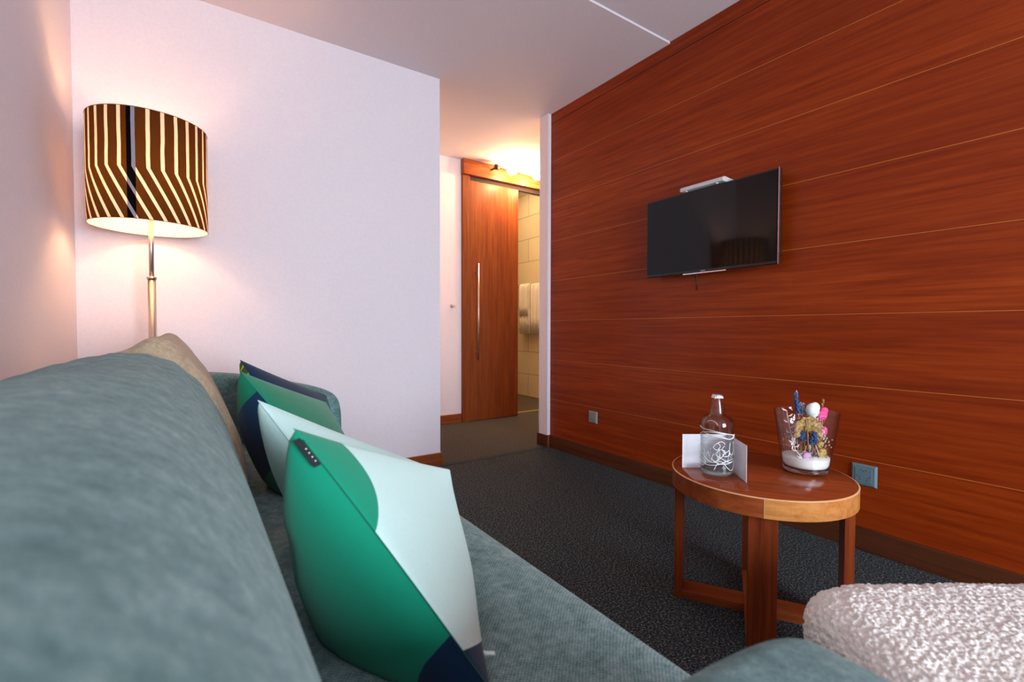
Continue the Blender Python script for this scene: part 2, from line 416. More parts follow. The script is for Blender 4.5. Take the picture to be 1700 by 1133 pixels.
def cushion_xz(name, prof, y0, y1, rnd, wob, power=.5):
    P = smoothprof(prof); c = sum(P, Vector((0, 0)))/len(P); rows = []
    ys = []; K = 9; mid = 22
    for i in range(K): ys.append((y0 + rnd*(1-math.cos(i/K*PI/2)), math.sin((i+.35)/(K+.35)*PI/2)))
    for i in range(mid+1): ys.append((y0+rnd+(y1-y0-2*rnd)*i/mid, 1))
    for i in range(K-1, -1, -1): ys.append((y1 - rnd*(1-math.cos(i/K*PI/2)), math.sin((i+.35)/(K+.35)*PI/2)))
    for y, s in ys:
        row = []
        for p in P:
            d = p-c; L = d.length; q = c + d*(1-(1-s)*min(1, rnd*1.0/L))
            dx, dz = wob(y, q.x, q.y) if wob else (0, 0)
            row.append((q.x+dx, y, q.y+dz))
        rows.append(row)
    return loft(name, rows, M['sofa'], sofa, SO)
PA = [(-.385, .30), (-.395, .50), (-.40, .66), (-.375, .745), (-.31, .795), (-.22, .829), (-.13, .846), (-.055, .832), (.0, .79), (.045, .72), (.076, .64), (.098, .56), (.118, .48), (.13, .40), (.12, .32), (-.1, .27)]
PB = [(-.385, .30), (-.395, .50), (-.39, .64), (-.35, .72), (-.26, .79), (-.155, .838), (-.085, .876), (-.052, .880), (-.025, .852), (.035, .765), (.082, .67), (.113, .585), (.125, .50), (.13, .40), (.12, .32), (-.1, .27)]
def wobA(y, x, z):
    dip = -.012*math.exp(-((y-1.02)/.16)**2) if z > .7 else 0
    fold = .0018*math.sin(x*120+y*9)*(1/(1+math.exp(-(y-.85)*12)))*max(0, min(1, (z-.6)/.15))
    return fold*.5, dip*max(0, min(1, (-.02-x)/.15)) + fold
def wobB(y, x, z):
    return 0, .0022*math.sin(x*95+y*7)*max(0, min(1, (z-.6)/.15))
cushion_xz('back_cushion', PA, -.02, 1.44, .09, wobA)
M['tan_tone'] = weave('sofa_fabric_tan_tone', (.60, .47, .32), (.45, .345, .225), (.28, .20, .12))  # sofa weave toned tan, used on the far back cushion alone
bc = cushion_xz('back_cushion', PB, 1.44, 2.245, .07, wobB); bc['label'] = 'back cushion at the lamp end, toned tan'
bc.data.materials[0] = M['tan_tone']
# seat cushion (rounded box profile)
PS = [(.10, .405), (.30, .418), (.45, .421), (.54, .419), (.585, .405), (.602, .375), (.602, .30), (.595, .225), (.56, .20), (.3, .195), (.10, .20)]
P = smoothprof(PS, 4); rows = []
cc = Vector((.35, .31))
for y, s in [(.262, .93), (.266, .97), (.28, .992), (.31, 1), (.8, 1), (1.3, 1), (1.8, 1), (2.19, 1), (2.225, .992), (2.24, .97), (2.246, .93)]:
    rows.append([(cc.x+(p.x-cc.x)*s, y, cc.y+(p.y-cc.y)*s) for p in P])
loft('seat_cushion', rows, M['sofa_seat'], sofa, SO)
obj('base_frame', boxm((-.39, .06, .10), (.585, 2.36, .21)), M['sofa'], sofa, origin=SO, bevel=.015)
for x in (-.33, .52):
    for y in (.14, 2.28):
        bm = BM(); tube(bm, [(x, y, 0), (x, y, .105)], [.018, .024], 16); obj('leg', bm, M['black'], sofa, origin=SO)
# arms: side profile in XZ, swept a little along Y
AP = [(-.36, .12), (-.36, .42), (-.345, .66), (-.30, .725), (-.1, .728), (.15, .708), (.36, .662), (.49, .625), (.55, .592), (.575, .535), (.580, .44), (.580, .25), (.575, .13), (.3, .11), (0, .11)]
AN = [(-.36, .12), (-.36, .42), (-.345, .55), (-.30, .62), (-.1, .622), (.15, .622), (.34, .619), (.46, .604), (.525, .578), (.555, .53), (.560, .44), (.560, .25), (.555, .13), (.3, .11), (0, .11)]
def arm(y0, y1, prof):
    P = smoothprof(prof, 5); rows = []; c = Vector((.1, .4)); r = .035
    th = y1-y0; K = 7
    st = [(y0+r*(1-math.cos(i/K*PI/2)), 1-math.sin(i/K*PI/2)) for i in range(K)] + [(y0+r, 0), ((y0+y1)/2, 0), (y1-r, 0)] + [(y1-r*(1-math.cos(i/K*PI/2)), 1-math.sin(i/K*PI/2)) for i in range(K-1, -1, -1)]
    for y, k in st:
        row = []
        for i, p in enumerate(P):
            t = (P[(i+1) % len(P)]-P[i-1]).normalized(); nrm = Vector((t.y, -t.x))
            if (c-p).dot(nrm) < 0: nrm = -nrm
            q = p + nrm*r*k; row.append((q.x, y, q.y))
        rows.append(row)
    return loft('arm', rows, M['sofa'], sofa, SO)
arm(.035, .248, AN); arm(2.25, 2.39, AP)

# ------------------------------------------------------------------ pillows
def backX(z):
    pts = [(.30, .125), (.43, .13), (.50, .124), (.585, .115), (.67, .086), (.765, .04), (.80, .02), (.86, -.02), (1.2, -.2)]
    for (a, xa), (b, xb) in zip(pts, pts[1:]):
        if a <= z <= b: return xa+(xb-xa)*(z-a)/(b-a)
    return -.2
def pillow(label, A, Bc, Cc, D, tf, tb, mf, mb, name='throw_pillow', mesh_n=44, conc=.02, group='throw pillows on the sofa', pw=.62, seam_ab=False):
    A, Bc, Cc, D = map(Vector, (A, Bc, Cc, D))
    nrm = (Bc-A).cross(Cc-A).normalized()
    ctr = (A+Bc+Cc+D)/4
    root = thing(name, tuple(ctr-Vector((0, 0, ctr.z-.425))), label, 'pillow', group)
    O = tuple(root.location)
    N = mesh_n; bm = BM(); uvl = bm.loops.layers.uv.new('UVMap')
    def base(u, v):
        # u from A to C, v from A to B, edges drawn in between the corners
        uu = u + conc*2*(.5-u)*(4*v*(1-v))*1.0*abs(2*u-1)
        vv = v + conc*2*(.5-v)*(4*u*(1-u))*1.0*abs(2*v-1)
        return A*(1-uu)*(1-vv)+Cc*uu*(1-vv)+Bc*(1-uu)*vv+D*uu*vv
    def pos(u, v, side):
        q = max(0, 4*u*(1-u)*4*v*(1-v))
        h = q**(pw if side else .42)
        wr = 1+.02*math.sin(9*u+7*v)
        p = base(u, v) + nrm*(tf if side else -tb)*h*wr
        if p.z < .424: p.z = .424 - .002*(.424-p.z)
        bx = backX(p.z)+.004
        if p.x < bx: p.x = bx
        return p
    grid = {}
    for side in (1, 0):
        for i in range(N+1):
            for j in range(N+1):
                edge = i in (0, N) or j in (0, N)
                if side == 0 and edge: grid[0, i, j] = grid[1, i, j]; continue
                u = .5-.5*math.cos(PI*i/N); v = .5-.5*math.cos(PI*j/N)
                u = .5*u+.5*i/N; v = .5*v+.5*j/N
                grid[side, i, j] = (bm.verts.new(pos(u, v, side)), u, v)
        for i in range(N):
            for j in range(N):
                q = [grid[side, i, j], grid[side, i+1, j], grid[side, i+1, j+1], grid[side, i, j+1]]
                f = bm.faces.new([x[0] for x in q]); f.material_index = 0 if side else 1; f.smooth = True
                for lp, x in zip(f.loops, q): lp[uvl].uv = (x[1], 1-x[2])
    obj('cover', bm, [mf, mb], root, origin=O)
    # seam along the four edges
    bm = BM()
    edge = [(i/30, 0) for i in range(30)] + [(1, i/30) for i in range(30)] + [(1-i/30, 1) for i in range(30)] + [(0, 1-i/30) for i in range(31)]
    if seam_ab: edge = [(0, i/40) for i in range(2, 41)]
    tube(bm, [base(u, v)+nrm*.0006 for u, v in edge], .0009, 6)
    return root, base, nrm, bm, O
def cloth(name, build):
    m = NT(name); tc = m.n('ShaderNodeTexCoord'); sp = m.n('ShaderNodeSeparateXYZ'); m.t.links.new(tc.outputs['UV'], sp.inputs[0])
    u = sp.outputs[0]; v = m.math('SUBTRACT', 1.0, sp.outputs[1])
    col = build(m, u, v)
    vv = m.coord('Object'); n = m.noise(vv, 500, 3, .7); n2 = m.noise(vv, 14, 3, .5)
    m.p(Base_Color=m.mix(m.math('MULTIPLY', n, .22), col, (0, 0, 0)), Roughness=.85, Specular_IOR_Level=.2, Sheen_Weight=.15)
    m.bump(m.math('ADD', m.math('MULTIPLY', n, .05), m.math('MULTIPLY', n2, .9)), .25, .012); return m.m
GREEN = (.004, .30, .17); MINT = (.62, .86, .80); NAVY = (.004, .028, .075); DGREEN = (.004, .17, .09)
def lessc(m, a, b): return m.math('LESS_THAN', a, b)
def front1(m, u, v):
    # green wedge at the upper near corner, navy corner at the bottom
    bound = m.math('SUBTRACT', .21, m.math('MULTIPLY', m.math('POWER', m.math('DIVIDE', v, .43, clamp=True), 3.4), .21))
    c = m.mix(lessc(m, u, bound), MINT, GREEN)
    nv = m.math('GREATER_THAN', m.math('ADD', v, m.math('MULTIPLY', u, -.45)), .865)
    return m.mix(nv, c, NAVY)
def back1(m, u, v):
    nv = m.math('GREATER_THAN', m.math('ADD', v, m.math('MULTIPLY', u, -1.3)), .81)
    return m.mix(nv, GREEN, NAVY)
def back3(m, u, v):
    c = m.mix(lessc(m, v, .16), NAVY, DGREEN); return m.mix(m.math('GREATER_THAN', v, .58), c, DGREEN)
def back4(m, u, v):
    w = m.n('ShaderNodeTexWave', wave_type='BANDS', bands_direction='DIAGONAL'); tc = m.n('ShaderNodeTexCoord'); m.t.links.new(tc.outputs['UV'], w.inputs[0])
    w.inputs['Scale'].default_value = 9; w.inputs['Distortion'].default_value = 2
    return m.mix(m.ramp(w.outputs['Fac'], [(.8, (0, 0, 0)), (.9, (1, 1, 1))]), (.05, .09, .01), (.35, .42, .02))
M['p1f'] = cloth('pillow_mint_green_front', front1); M['p1b'] = cloth('pillow_green_back', back1)
M['p2'] = cloth('pillow_mint', lambda m, u, v: m.mix(0.0, MINT, MINT))
M['p3f'] = cloth('pillow_green_front', lambda m, u, v: m.mix(0.0, (.006, .26, .14), MINT)); M['p3b'] = cloth('pillow_navy_green_back', back3)
M['p4f'] = cloth('pillow_navy', lambda m, u, v: m.mix(0.0, NAVY, MINT)); M['p4b'] = cloth('pillow_leaf_back', back4)

# nearest pillow
p1 = pillow('large green and mint pillow with navy lower corner, nearest on the sofa',
            (.117, .720, .760), (.303, .488, .450), (.454, .902, .600), (.430, .765, .447), .018, .240, M['p1f'], M['p1b'], seam_ab=True)
root, bs, nr, bm, O = p1
obj('seam', bm, flat('seam_green', (.003, .12, .07), .8), root, origin=O)
# woven label on the side seam and zip pull at the bottom corner
bm = BM(); a = bs(0, .04); b = bs(0, .15); d = (b-a).normalized(); out = -(bs(.2, .1)-bs(0, .1)).normalized()*.5 - nr*.86; out.normalize()
q = [a, b, b+out*.0095, a+out*.0095]; th = nr.cross(d).normalized()*.0007
vs = [bm.verts.new(p+out*.001) for p in q] + [bm.verts.new(p+th*1+out*.001) for p in q]
for f in ((0, 1, 2, 3), (7, 6, 5, 4), (0, 4, 5, 1), (1, 5, 6, 2), (2, 6, 7, 3), (3, 7, 4, 0)): bm.faces.new([vs[i] for i in f])
lab = obj('woven_label', bm, flat('label_cloth', (.004, .006, .008), .7), root, origin=O); lab['label'] = 'black woven label on the seam'
bm = BM()
for k in range(4):
    c = a+(b-a)*(.38+.15*k)+out*.0035; ball(bm, c-th*.5, .0012, 2, (1, 1, 1)); 
obj('label_print', bm, M['white'], lab, origin=(0, 0, 0)); bpy.data.objects['label_print'].location = -Vector(O)
zc = bs(.12, 1)
bm = BM(); box(bm, (0, -.004, -.0008), (.018, .004, .0008)); box(bm, (-.004, -.003, -.0025), (.004, .003, .0025))
zp = obj('zip_pull', bm, flat('zip_mint', (.55, .80, .74), .4), root, bevel=.001); zp.location = Vector((.325, .550, .455))-Vector(O); zp.rotation_euler = (0, .12, -.45)

# mint pillow behind it
p2 = pillow('plain mint pillow standing behind the nearest green one',
            (.108, 1.060, .757), (.285, .900, .452), (.550, 1.130, .520), (.480, 1.06, .452), .03, .21, M['p2'], M['p2'])
obj('seam', p2[3], M['p2'], p2[0], origin=p2[4])
p3 = pillow('green pillow with navy and dark green back, behind the mint one',
            (.112, 1.510, .780), (.330, 1.30, .455), (.412, 1.83, .627), (.46, 1.60, .455), .030, .20, M['p3f'], M['p3b'])
obj('seam', p3[3], M['p3f'], p3[0], origin=p3[4])
p4 = pillow('navy pillow with leaf print back, farthest against the far arm',
            (.140, 1.890, .790), (.31, 1.74, .455), (.462, 2.060, .622), (.50, 1.93, .455), .025, .16, M['p4f'], M['p4b'])
obj('seam', p4[3], M['p4f'], p4[0], origin=p4[4])

# ------------------------------------------------------------------ floor lamp
LX, LY = -.138, 2.58; LR = .209; ZB, ZT = 1.333, 1.768
lamp = thing('floor_lamp', (LX, LY, 0), 'lit floor lamp with brown and cream striped drum shade in the corner', 'floor lamp')
m = NT('striped_shade')
tc = m.n('ShaderNodeTexCoord'); sp = m.n('ShaderNodeSeparateXYZ'); m.t.links.new(tc.outputs['Object'], sp.inputs[0])
ang = m.math('ARCTAN2', sp.outputs[1], sp.outputs[0]); z = sp.outputs[2]
wob = m.math('MULTIPLY', m.math('SUBTRACT', m.noise(m.coord('Object', (1, 1, 1)), 9, 2), .5), .28)
zbend = 1.535
drop = m.math('MAXIMUM', m.math('SUBTRACT', m.math('ADD', zbend, m.math('MULTIPLY', wob, .02)), z), 0.0)
NS = 28
sval = m.math('ADD', m.math('MULTIPLY', ang, NS/(2*PI)), m.math('MULTIPLY', drop, -10.8))
sval = m.math('ADD', m.math('ADD', sval, m.math('MULTIPLY', wob, .4)), 100.0)
fr_ = m.math('FRACT', sval)
low = m.math('GREATER_THAN', drop, .001)
width = m.math('SUBTRACT', .275, m.math('MULTIPLY', low, .0))
white = m.math('LESS_THAN', fr_, width)
band = m.math('LESS_THAN', m.math('ABSOLUTE', m.math('SUBTRACT', ang, -1.80)), .070)
cW, cB = (.80, .66, .55), (.060, .022, .008)
col = m.mix(white, cB, cW)
tcol = m.mix(white, (.045, .017, .003), (.62, .46, .34))
tcol = m.mix(band, tcol, m.mix(white, (.001, .001, .001), (.02, .02, .03)))
df = m.n('ShaderNodeBsdfDiffuse'); m.set(df.inputs[0], m.mix(band, col, m.mix(white, (.004, .004, .006), (.55, .5, .55)))); tl = m.n('ShaderNodeBsdfTranslucent'); m.set(tl.inputs[0], tcol)
mx = m.n('ShaderNodeMixShader'); mx.inputs[0].default_value = .5; m.t.links.new(df.outputs[0], mx.inputs[1]); m.t.links.new(tl.outputs[0], mx.inputs[2])
# white lining on the inside
df2 = m.n('ShaderNodeBsdfDiffuse'); df2.inputs[0].default_value = (.9, .84, .75, 1)
mx2 = m.n('ShaderNodeMixShader'); mx2.inputs[0].default_value = .10; m.t.links.new(df2.outputs[0], mx2.inputs[1]); m.t.links.new(tl.outputs[0], mx2.inputs[2])
geo = m.n('ShaderNodeNewGeometry'); mx3 = m.n('ShaderNodeMixShader'); m.t.links.new(geo.outputs['Backfacing'], mx3.inputs[0])
m.t.links.new(mx.outputs[0], mx3.inputs[1]); m.t.links.new(mx2.outputs[0], mx3.inputs[2]); m.t.links.new(mx3.outputs[0], m.out.inputs[0])
bm = BM(); n = 128
r0 = [bm.verts.new((LR*math.cos(2*PI*i/n), LR*math.sin(2*PI*i/n), ZB)) for i in range(n)]; r1 = [bm.verts.new((LR*math.cos(2*PI*i/n), LR*math.sin(2*PI*i/n), ZT)) for i in range(n)]
for i in range(n): f = bm.faces.new([r0[i], r0[(i+1) % n], r1[(i+1) % n], r1[i]]); f.smooth = True
me_o = obj('lamp_shade', bm, m.m, lamp)
RW = flat('ring_wire', (.12, .05, .02), .5)
for z_ in (ZB, ZT):
    bm = BM(); tube(bm, [(LR*math.cos(2*PI*i/64), LR*math.sin(2*PI*i/64), z_) for i in range(65)], .0014, 6, caps=False); obj('shade_ring', bm, RW, lamp)
for k in range(3):
    a_ = 2*PI*k/3+.5; bm = BM(); tube(bm, [(LR*math.cos(a_), LR*math.sin(a_), ZT-.03), (0, 0, ZT-.06)], .0015, 6); obj('shade_spoke', bm, RW, lamp)
bm = BM(); tube(bm, [(0, 0, 1.118), (0, 0, 1.415)], .0095, 20); obj('upper_pole', bm, M['steel'], lamp)
bm = BM(); tube(bm, [(0, 0, .02), (0, 0, 1.118)], .0150, 24); obj('lower_pole', bm, M['steel'], lamp)
bm = BM(); lathe(bm, [(.0095, 1.124), (.018, 1.124), (.019, 1.120), (.018, 1.113), (.015, 1.113)], 32); obj('collar', bm, M['steel'], lamp)
bm = BM(); lathe(bm, [(0, 0), (.14, 0), (.14, .012), (.13, .018), (.02, .022), (0, .022)], 64); obj('base', bm, M['steel'], lamp)
bm = BM(); lathe(bm, [(0, 1.405), (.02, 1.405), (.02, 1.46), (0, 1.46)], 24); obj('bulb_socket', bm, M['white'], lamp)
bm = BM(); ball(bm, (0, 0, 1.50), .028, 3, (1, 1, 1.25)); bl = obj('bulb', bm, M['bulb'], lamp); 
bl.visible_shadow = True

# ------------------------------------------------------------------ television
tv = thing('television', (2.215, 1.462, 1.42), 'black flat television hung on the mahogany wall', 'television')
O = local(tv)
bm = BM(); box(bm, (2.186, 1.090, 1.198), (2.215, 1.832, 1.628)); box(bm, (2.215, 1.18, 1.22), (2.235, 1.74, 1.55)); obj('housing', bm, M['black'], tv, origin=O, bevel=.003)
obj('screen', boxm((2.1835, 1.098, 1.212), (2.1862, 1.824, 1.620)), M['screen'], tv, origin=O)
bm = boxm((2.182, 1.0875, 1.196), (2.196, 1.0905, 1.630)); obj('side_trim', bm, M['silver'], tv, origin=O)
bm = boxm((2.176, 1.335, 1.191), (2.190, 1.580, 1.1965)); obj('bottom_strip', bm, M['silver'], tv, origin=O)
bm = BM(); box(bm, (2.235, 1.36, 1.30), (XR, 1.56, 1.50)); obj('wall_bracket', bm, M['black'], tv, origin=O)
bm = BM(); tube(bm, [(2.25, 1.555, 1.24), (XR-.003, 1.555, 1.19), (XR-.002, 1.553, 1.15), (XR-.002, 1.553, 1.115)], .0018, 8); obj('power_cable', bm, M['black'], tv, origin=O)
mw = Matrix(((0, 0, -1, 2.1832-O[0]), (-1, 0, 0, 1.4645-O[1]), (0, 1, 0, 1.2000-O[2]), (0, 0, 0, 1)))
text_mesh('brand_text', 'SONY', .011, M['silver'], tv, mw)
# pale sensor box on top of it
bx = thing('receiver_box', (2.21, 1.47, 1.628), 'pale grey receiver box lying on top of the television', 'box'); O = local(bx)
bm = BM(); pr = [(2.158, 1.634), (2.164, 1.629), (2.262, 1.6285), (2.262, 1.650), (2.175, 1.655), (2.162, 1.650)]
ra = [bm.verts.new((x, 1.345, z)) for x, z in pr]; rb = [bm.verts.new((x, 1.592, z)) for x, z in pr]
bm.faces.new(ra); bm.faces.new(rb)
for i in range(6): bm.faces.new([ra[i], ra[(i+1) % 6], rb[(i+1) % 6], rb[i]])
obj('body', bm, M['grey_plastic'], bx, origin=O, bevel=.004)
for y in (1.385, 1.56):
    bm = BM(); lathe(bm, [(0, -.0005), (.006, -.0005), (.006, .004), (0, .004)], 16, (2.172, y, 1.6265)); obj('foot', bm, M['white'], bx, origin=O)

# ------------------------------------------------------------------ wall sockets
def socket(y0, y1, z0, z1, mat, holes, label):
    s = thing('wall_socket', (XR, (y0+y1)/2, (z0+z1)/2), label, 'socket', 'wall sockets on the mahogany wall'); O = local(s)
    bm = BM(); t = .010; e = .007
    A_ = [(XR, y0, z0), (XR, y1, z0), (XR, y1, z1), (XR, y0, z1)]; B_ = [(XR-t, y0+e, z0+e), (XR-t, y1-e, z0+e), (XR-t, y1-e, z1-e), (XR-t, y0+e, z1-e)]
    a = [bm.verts.new(p) for p in A_]; b = [bm.verts.new(p) for p in B_]
    bm.faces.new(a); bm.faces.new(b)
    for i in range(4): bm.faces.new([a[i], a[(i+1) % 4], b[(i+1) % 4], b[i]])
    obj('plate', bm, mat, s, origin=O, bevel=.0015)
    cy, cz = (y0+y1)/2, (z0+z1)/2
    obj('insert', boxm((XR-t-.0016, y0+.016, z0+.016), (XR-t+.001, y1-.016, z1-.016)), mat, s, origin=O, bevel=.001)
    if holes:
        ins = bpy.data.objects[s.children[1].name]
        for ang in (PI/2, PI/2+2.25, PI/2-2.25):
            gy, gz = cy+.021*math.cos(ang), cz+.002+.019*math.sin(ang)
            for k in range(3):
                a2 = ang+(k-1)*PI/2*1.05+PI; rr_ = .0085 if k != 1 else .003
                hy, hz = gy+rr_*math.cos(a2), gz+rr_*math.sin(a2)
                bm = BM(); tube(bm, [(XR-t-.0020, hy, hz), (XR-t-.001, hy, hz)], .0019, 10)
                obj('pin_hole', bm, M['hole'], ins, origin=O)
    else:
        obj('rocker', boxm((XR-t-.003, y0+.03, z0+.028), (XR-t-.001, y1-.03, z1-.028)), mat, s, origin=O, bevel=.001)
socket(.727, .818, .262, .352, M['socket'], True, 'blue-grey triple wall socket right of the round table top')
socket(2.300, 2.384, .258, .342, M['socket_far'], False, 'small dull grey wall socket near the hall end of the wall')

# ------------------------------------------------------------------ round table
TC = Vector((1.497, .7965, 0)); D1 = Vector((.52, -.854, 0)).normalized(); D2 = Vector((.854, .52, 0)).normalized()
TR, TT, TB = .262, .445, .390
tb = thing('side_table', tuple(TC), 'round mahogany side table with crossed flat-board legs', 'table', rz=math.atan2(D1.y, D1.x)); 
# local axes: x along D1, y along D2
bm = BM(); lathe(bm, [(0, TT-.022), (TR-.003, TT-.022), (TR-.003, TT-.0012), (TR-.0045, TT), (0, TT)], 128); obj('tabletop', bm, M['table_top'], tb)
bm = BM(); N = 128
def edge_band(bm, a0, a1, mi=0, r0=TR-.018, r1=TR, z0=TB, z1=TT-.0015, n=64):
    pr = [(r0, z0), (r1, z0), (r1, z1), (r0, z1)]; rows = [[bm.verts.new((r*math.cos(a0+(a1-a0)*i/n), r*math.sin(a0+(a1-a0)*i/n), z)) for r, z in pr] for i in range(n+1)]
    for p, q in zip(rows, rows[1:]):
        for k in range(4):
            f = bm.faces.new([p[k], p[(k+1) % 4], q[(k+1) % 4], q[k]]); f.smooth = False
    bm.faces.new(rows[0]); bm.faces.new(rows[-1])
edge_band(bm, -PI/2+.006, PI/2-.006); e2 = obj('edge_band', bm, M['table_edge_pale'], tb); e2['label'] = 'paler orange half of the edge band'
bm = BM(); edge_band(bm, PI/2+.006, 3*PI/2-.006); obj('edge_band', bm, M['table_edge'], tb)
bm = BM(); lathe(bm, [(TR-.0036, TT-.0030), (TR+.0006, TT-.0030), (TR+.0006, TT-.0008), (TR-.0036, TT+.0002)], 128)
for a in (-PI/2, PI/2):
    g = box(bm, (TR-.004, -.0010, TB), (TR+.0006, .0010, TT-.002)); bmesh.ops.rotate(bm, verts=g, matrix=Matrix.Rotation(a, 3, 'Z'))
obj('inlay_line', bm, flat('pale_inlay', (.70, .36, .16), .35), tb)
W, TH, RL = .0375, .026, .25
for ax in (0, 1):
    for sg in (-1, 1):
        lo, hi = sorted((sg*RL, sg*(RL-TH)))
        bx_ = boxm((lo, -W, 0), (hi, W, TB+.03)) if ax == 0 else boxm((-W, lo*.88, 0), (W, hi*.88, TB+.03))
        obj('leg', bx_, M['table_leg'], tb, bevel=.0015)
    a = RL-TH
    bx_ = boxm((-a, -W, 0), (a, W, .0275)) if ax == 0 else boxm((-W, -a*.88, .0), (W, a*.88, .029))
    obj('foot_rail', bx_, M['table_edge'], tb, bevel=.0015)

# ------------------------------------------------------------------ bottle
BX, BY = 1.366, .860
bt = thing('water_bottle', (BX, BY, TT+.0008), 'clear glass water bottle with white scribble print and crown cap', 'bottle')
def clean(o): return o
outer = [(0, .0), (.036, .0), (.0455, .004), (.0488, .012), (.049, .022), (.0488, .035), (.049, .156), (.0480, .166), (.0450, .1745), (.0395, .1815), (.0310, .186), (.0245, .1885), (.0238, .191), (.0228, .194), (.0205, .207), (.0168, .228), (.0160, .236), (.0165, .238), (.0165, .243), (.0140, .245)]
inner = [(.0105, .245), (.0110, .236), (.0128, .226), (.0175, .203), (.0200, .189), (.029, .182), (.0375, .1775), (.0425, .1715), (.0453, .165), (.0462, .155), (.0462, .030), (.044, .020), (.034, .015), (0, .017)]
bm = BM(); lathe(bm, outer+inner, 96); obj('glass_body', bm, M['thin'], bt)
bm = BM(); lathe(bm, [(0, .0022), (.034, .0022), (.0438, .005), (.0474, .0125), (.0474, .020), (.044, .0185), (.034, .0145), (0, .0160)], 64); obj('thick_base', bm, M['glass'], bt)
water = [(0, .0175), (.034, .0155), (.0437, .0205), (.0459, .030), (.0459, .1545), (.0450, .1645), (.0422, .1710), (.0372, .1770), (.0288, .1815), (.0196, .1885), (.0173, .202), (.0165, .2065), (0, .2065)]
bm = BM(); lathe(bm, water, 96); obj('water', bm, M['thin_water'], bt)
bm = BM(); n = 42
rings = []
for r, z in [(.0, .2525), (.0125, .2522), (.0150, .2500), (.0162, .2440), (.0172, .2405)]:
    rings.append([bm.verts.new(((r*(1+(.05*math.cos(21*2*PI*i/(n*4)) if r > .0155 else 0)))*math.cos(2*PI*i/(n*4)), (r*(1+(.05*math.cos(21*2*PI*i/(n*4)) if r > .0155 else 0)))*math.sin(2*PI*i/(n*4)), z)) for i in range(n*4)] if r > 0 else [bm.verts.new((0, 0, z))])
for a, b in zip(rings, rings[1:]):
    for i in range(n*4):
        j = (i+1) % (n*4)
        f = bm.faces.new([a[0], b[j], b[i]] if len(a) == 1 else [a[i], a[j], b[j], b[i]]); f.smooth = True
obj('crown_cap', bm, metal('cap_metal', (.70, .66, .66), .3), bt)
# scribble printed around the glass: angle measured from the side facing the camera
face = math.atan2(-BY, -BX)
def wrap(bm, pts, r=.0011, rad=.0493, k=6):
    P3 = []
    V = [Vector(p) for p in pts]
    for i in range(len(V)-1):
        p0 = V[max(i-1, 0)]; p1 = V[i]; p2 = V[i+1]; p3 = V[min(i+2, len(V)-1)]
        for j in range(k):
            t = j/k; P3.append(.5*((2*p1)+(-p0+p2)*t+(2*p0-5*p1+4*p2-p3)*t*t+(-p0+3*p1-3*p2+p3)*t**3))
    P3.append(V[-1])
    # x in px across the visible face (-27..27), z in metres
    out = []
    for p in P3:
        a = face + p.x; out.append((rad*math.cos(a), rad*math.sin(a), p.y))
    tube(bm, out, r, 5)
bm = BM()
S_ = [
 [(-1.45, .150), (-.9, .146), (-.3, .144), (.3, .139), (.9, .133), (1.5, .128)],
 [(-1.4, .124), (-1.0, .134), (-.4, .139), (.2, .138), (.8, .134), (1.4, .126)],
 [(-1.5, .122), (-.8, .116), (-.3, .124), (.1, .131), (.7, .120), (1.3, .121), (1.5, .124)],
 [(-.9, .135), (-.3, .130), (.3, .124), (.9, .119), (1.4, .131)],
 [(-1.5, .060), (-1.0, .068), (-.6, .052), (-.2, .046), (.15, .058), (.5, .080), (.2, .088), (-.05, .072), (.3, .060), (.8, .048), (1.3, .052)],
 [(-.15, .024), (.0, .040), (.15, .052), (.4, .046), (.7, .030), (1.0, .022), (1.25, .034), (1.3, .052)],
 [(.45, .100), (.3, .088), (.5, .078), (.75, .084), (.8, .072), (.5, .066), (.3, .074)],
 [(.85, .108), (.8, .082), (1.0, .070), (1.2, .084), (1.2, .110)],
 [(-1.2, .046), (-.6, .036), (0.0, .040), (.6, .052), (1.2, .058)],
 [(-.2, .052), (.1, .044), (.6, .044), (1.1, .048)],
 [(-1.5, .034), (-1.0, .030), (-.7, .044), (-1.0, .056), (-1.3, .050)],
 [(.05, .108), (.2, .098), (.0, .086), (-.2, .094), (.05, .108), (.3, .112), (.5, .104)],
 [(-.35, .060), (-.1, .050), (.1, .060), (.15, .072)],
]
for s in S_: wrap(bm, s, .0010)
for s in [[(-.7, .168), (-.45, .174), (-.1, .170), (.05, .160)]]: wrap(bm, s, .0006, .0435)
for q in range(9):
    a0 = -1.3+q*.33; wrap(bm, [(a0, .05+.008*(q % 3)), (a0+.1, .09-.006*(q % 4)), (a0+.2, .062+.007*(q % 2))], .0006)
obj('scribble_print', bm, flat('print_white', (.85, .87, .88), .5), bt)

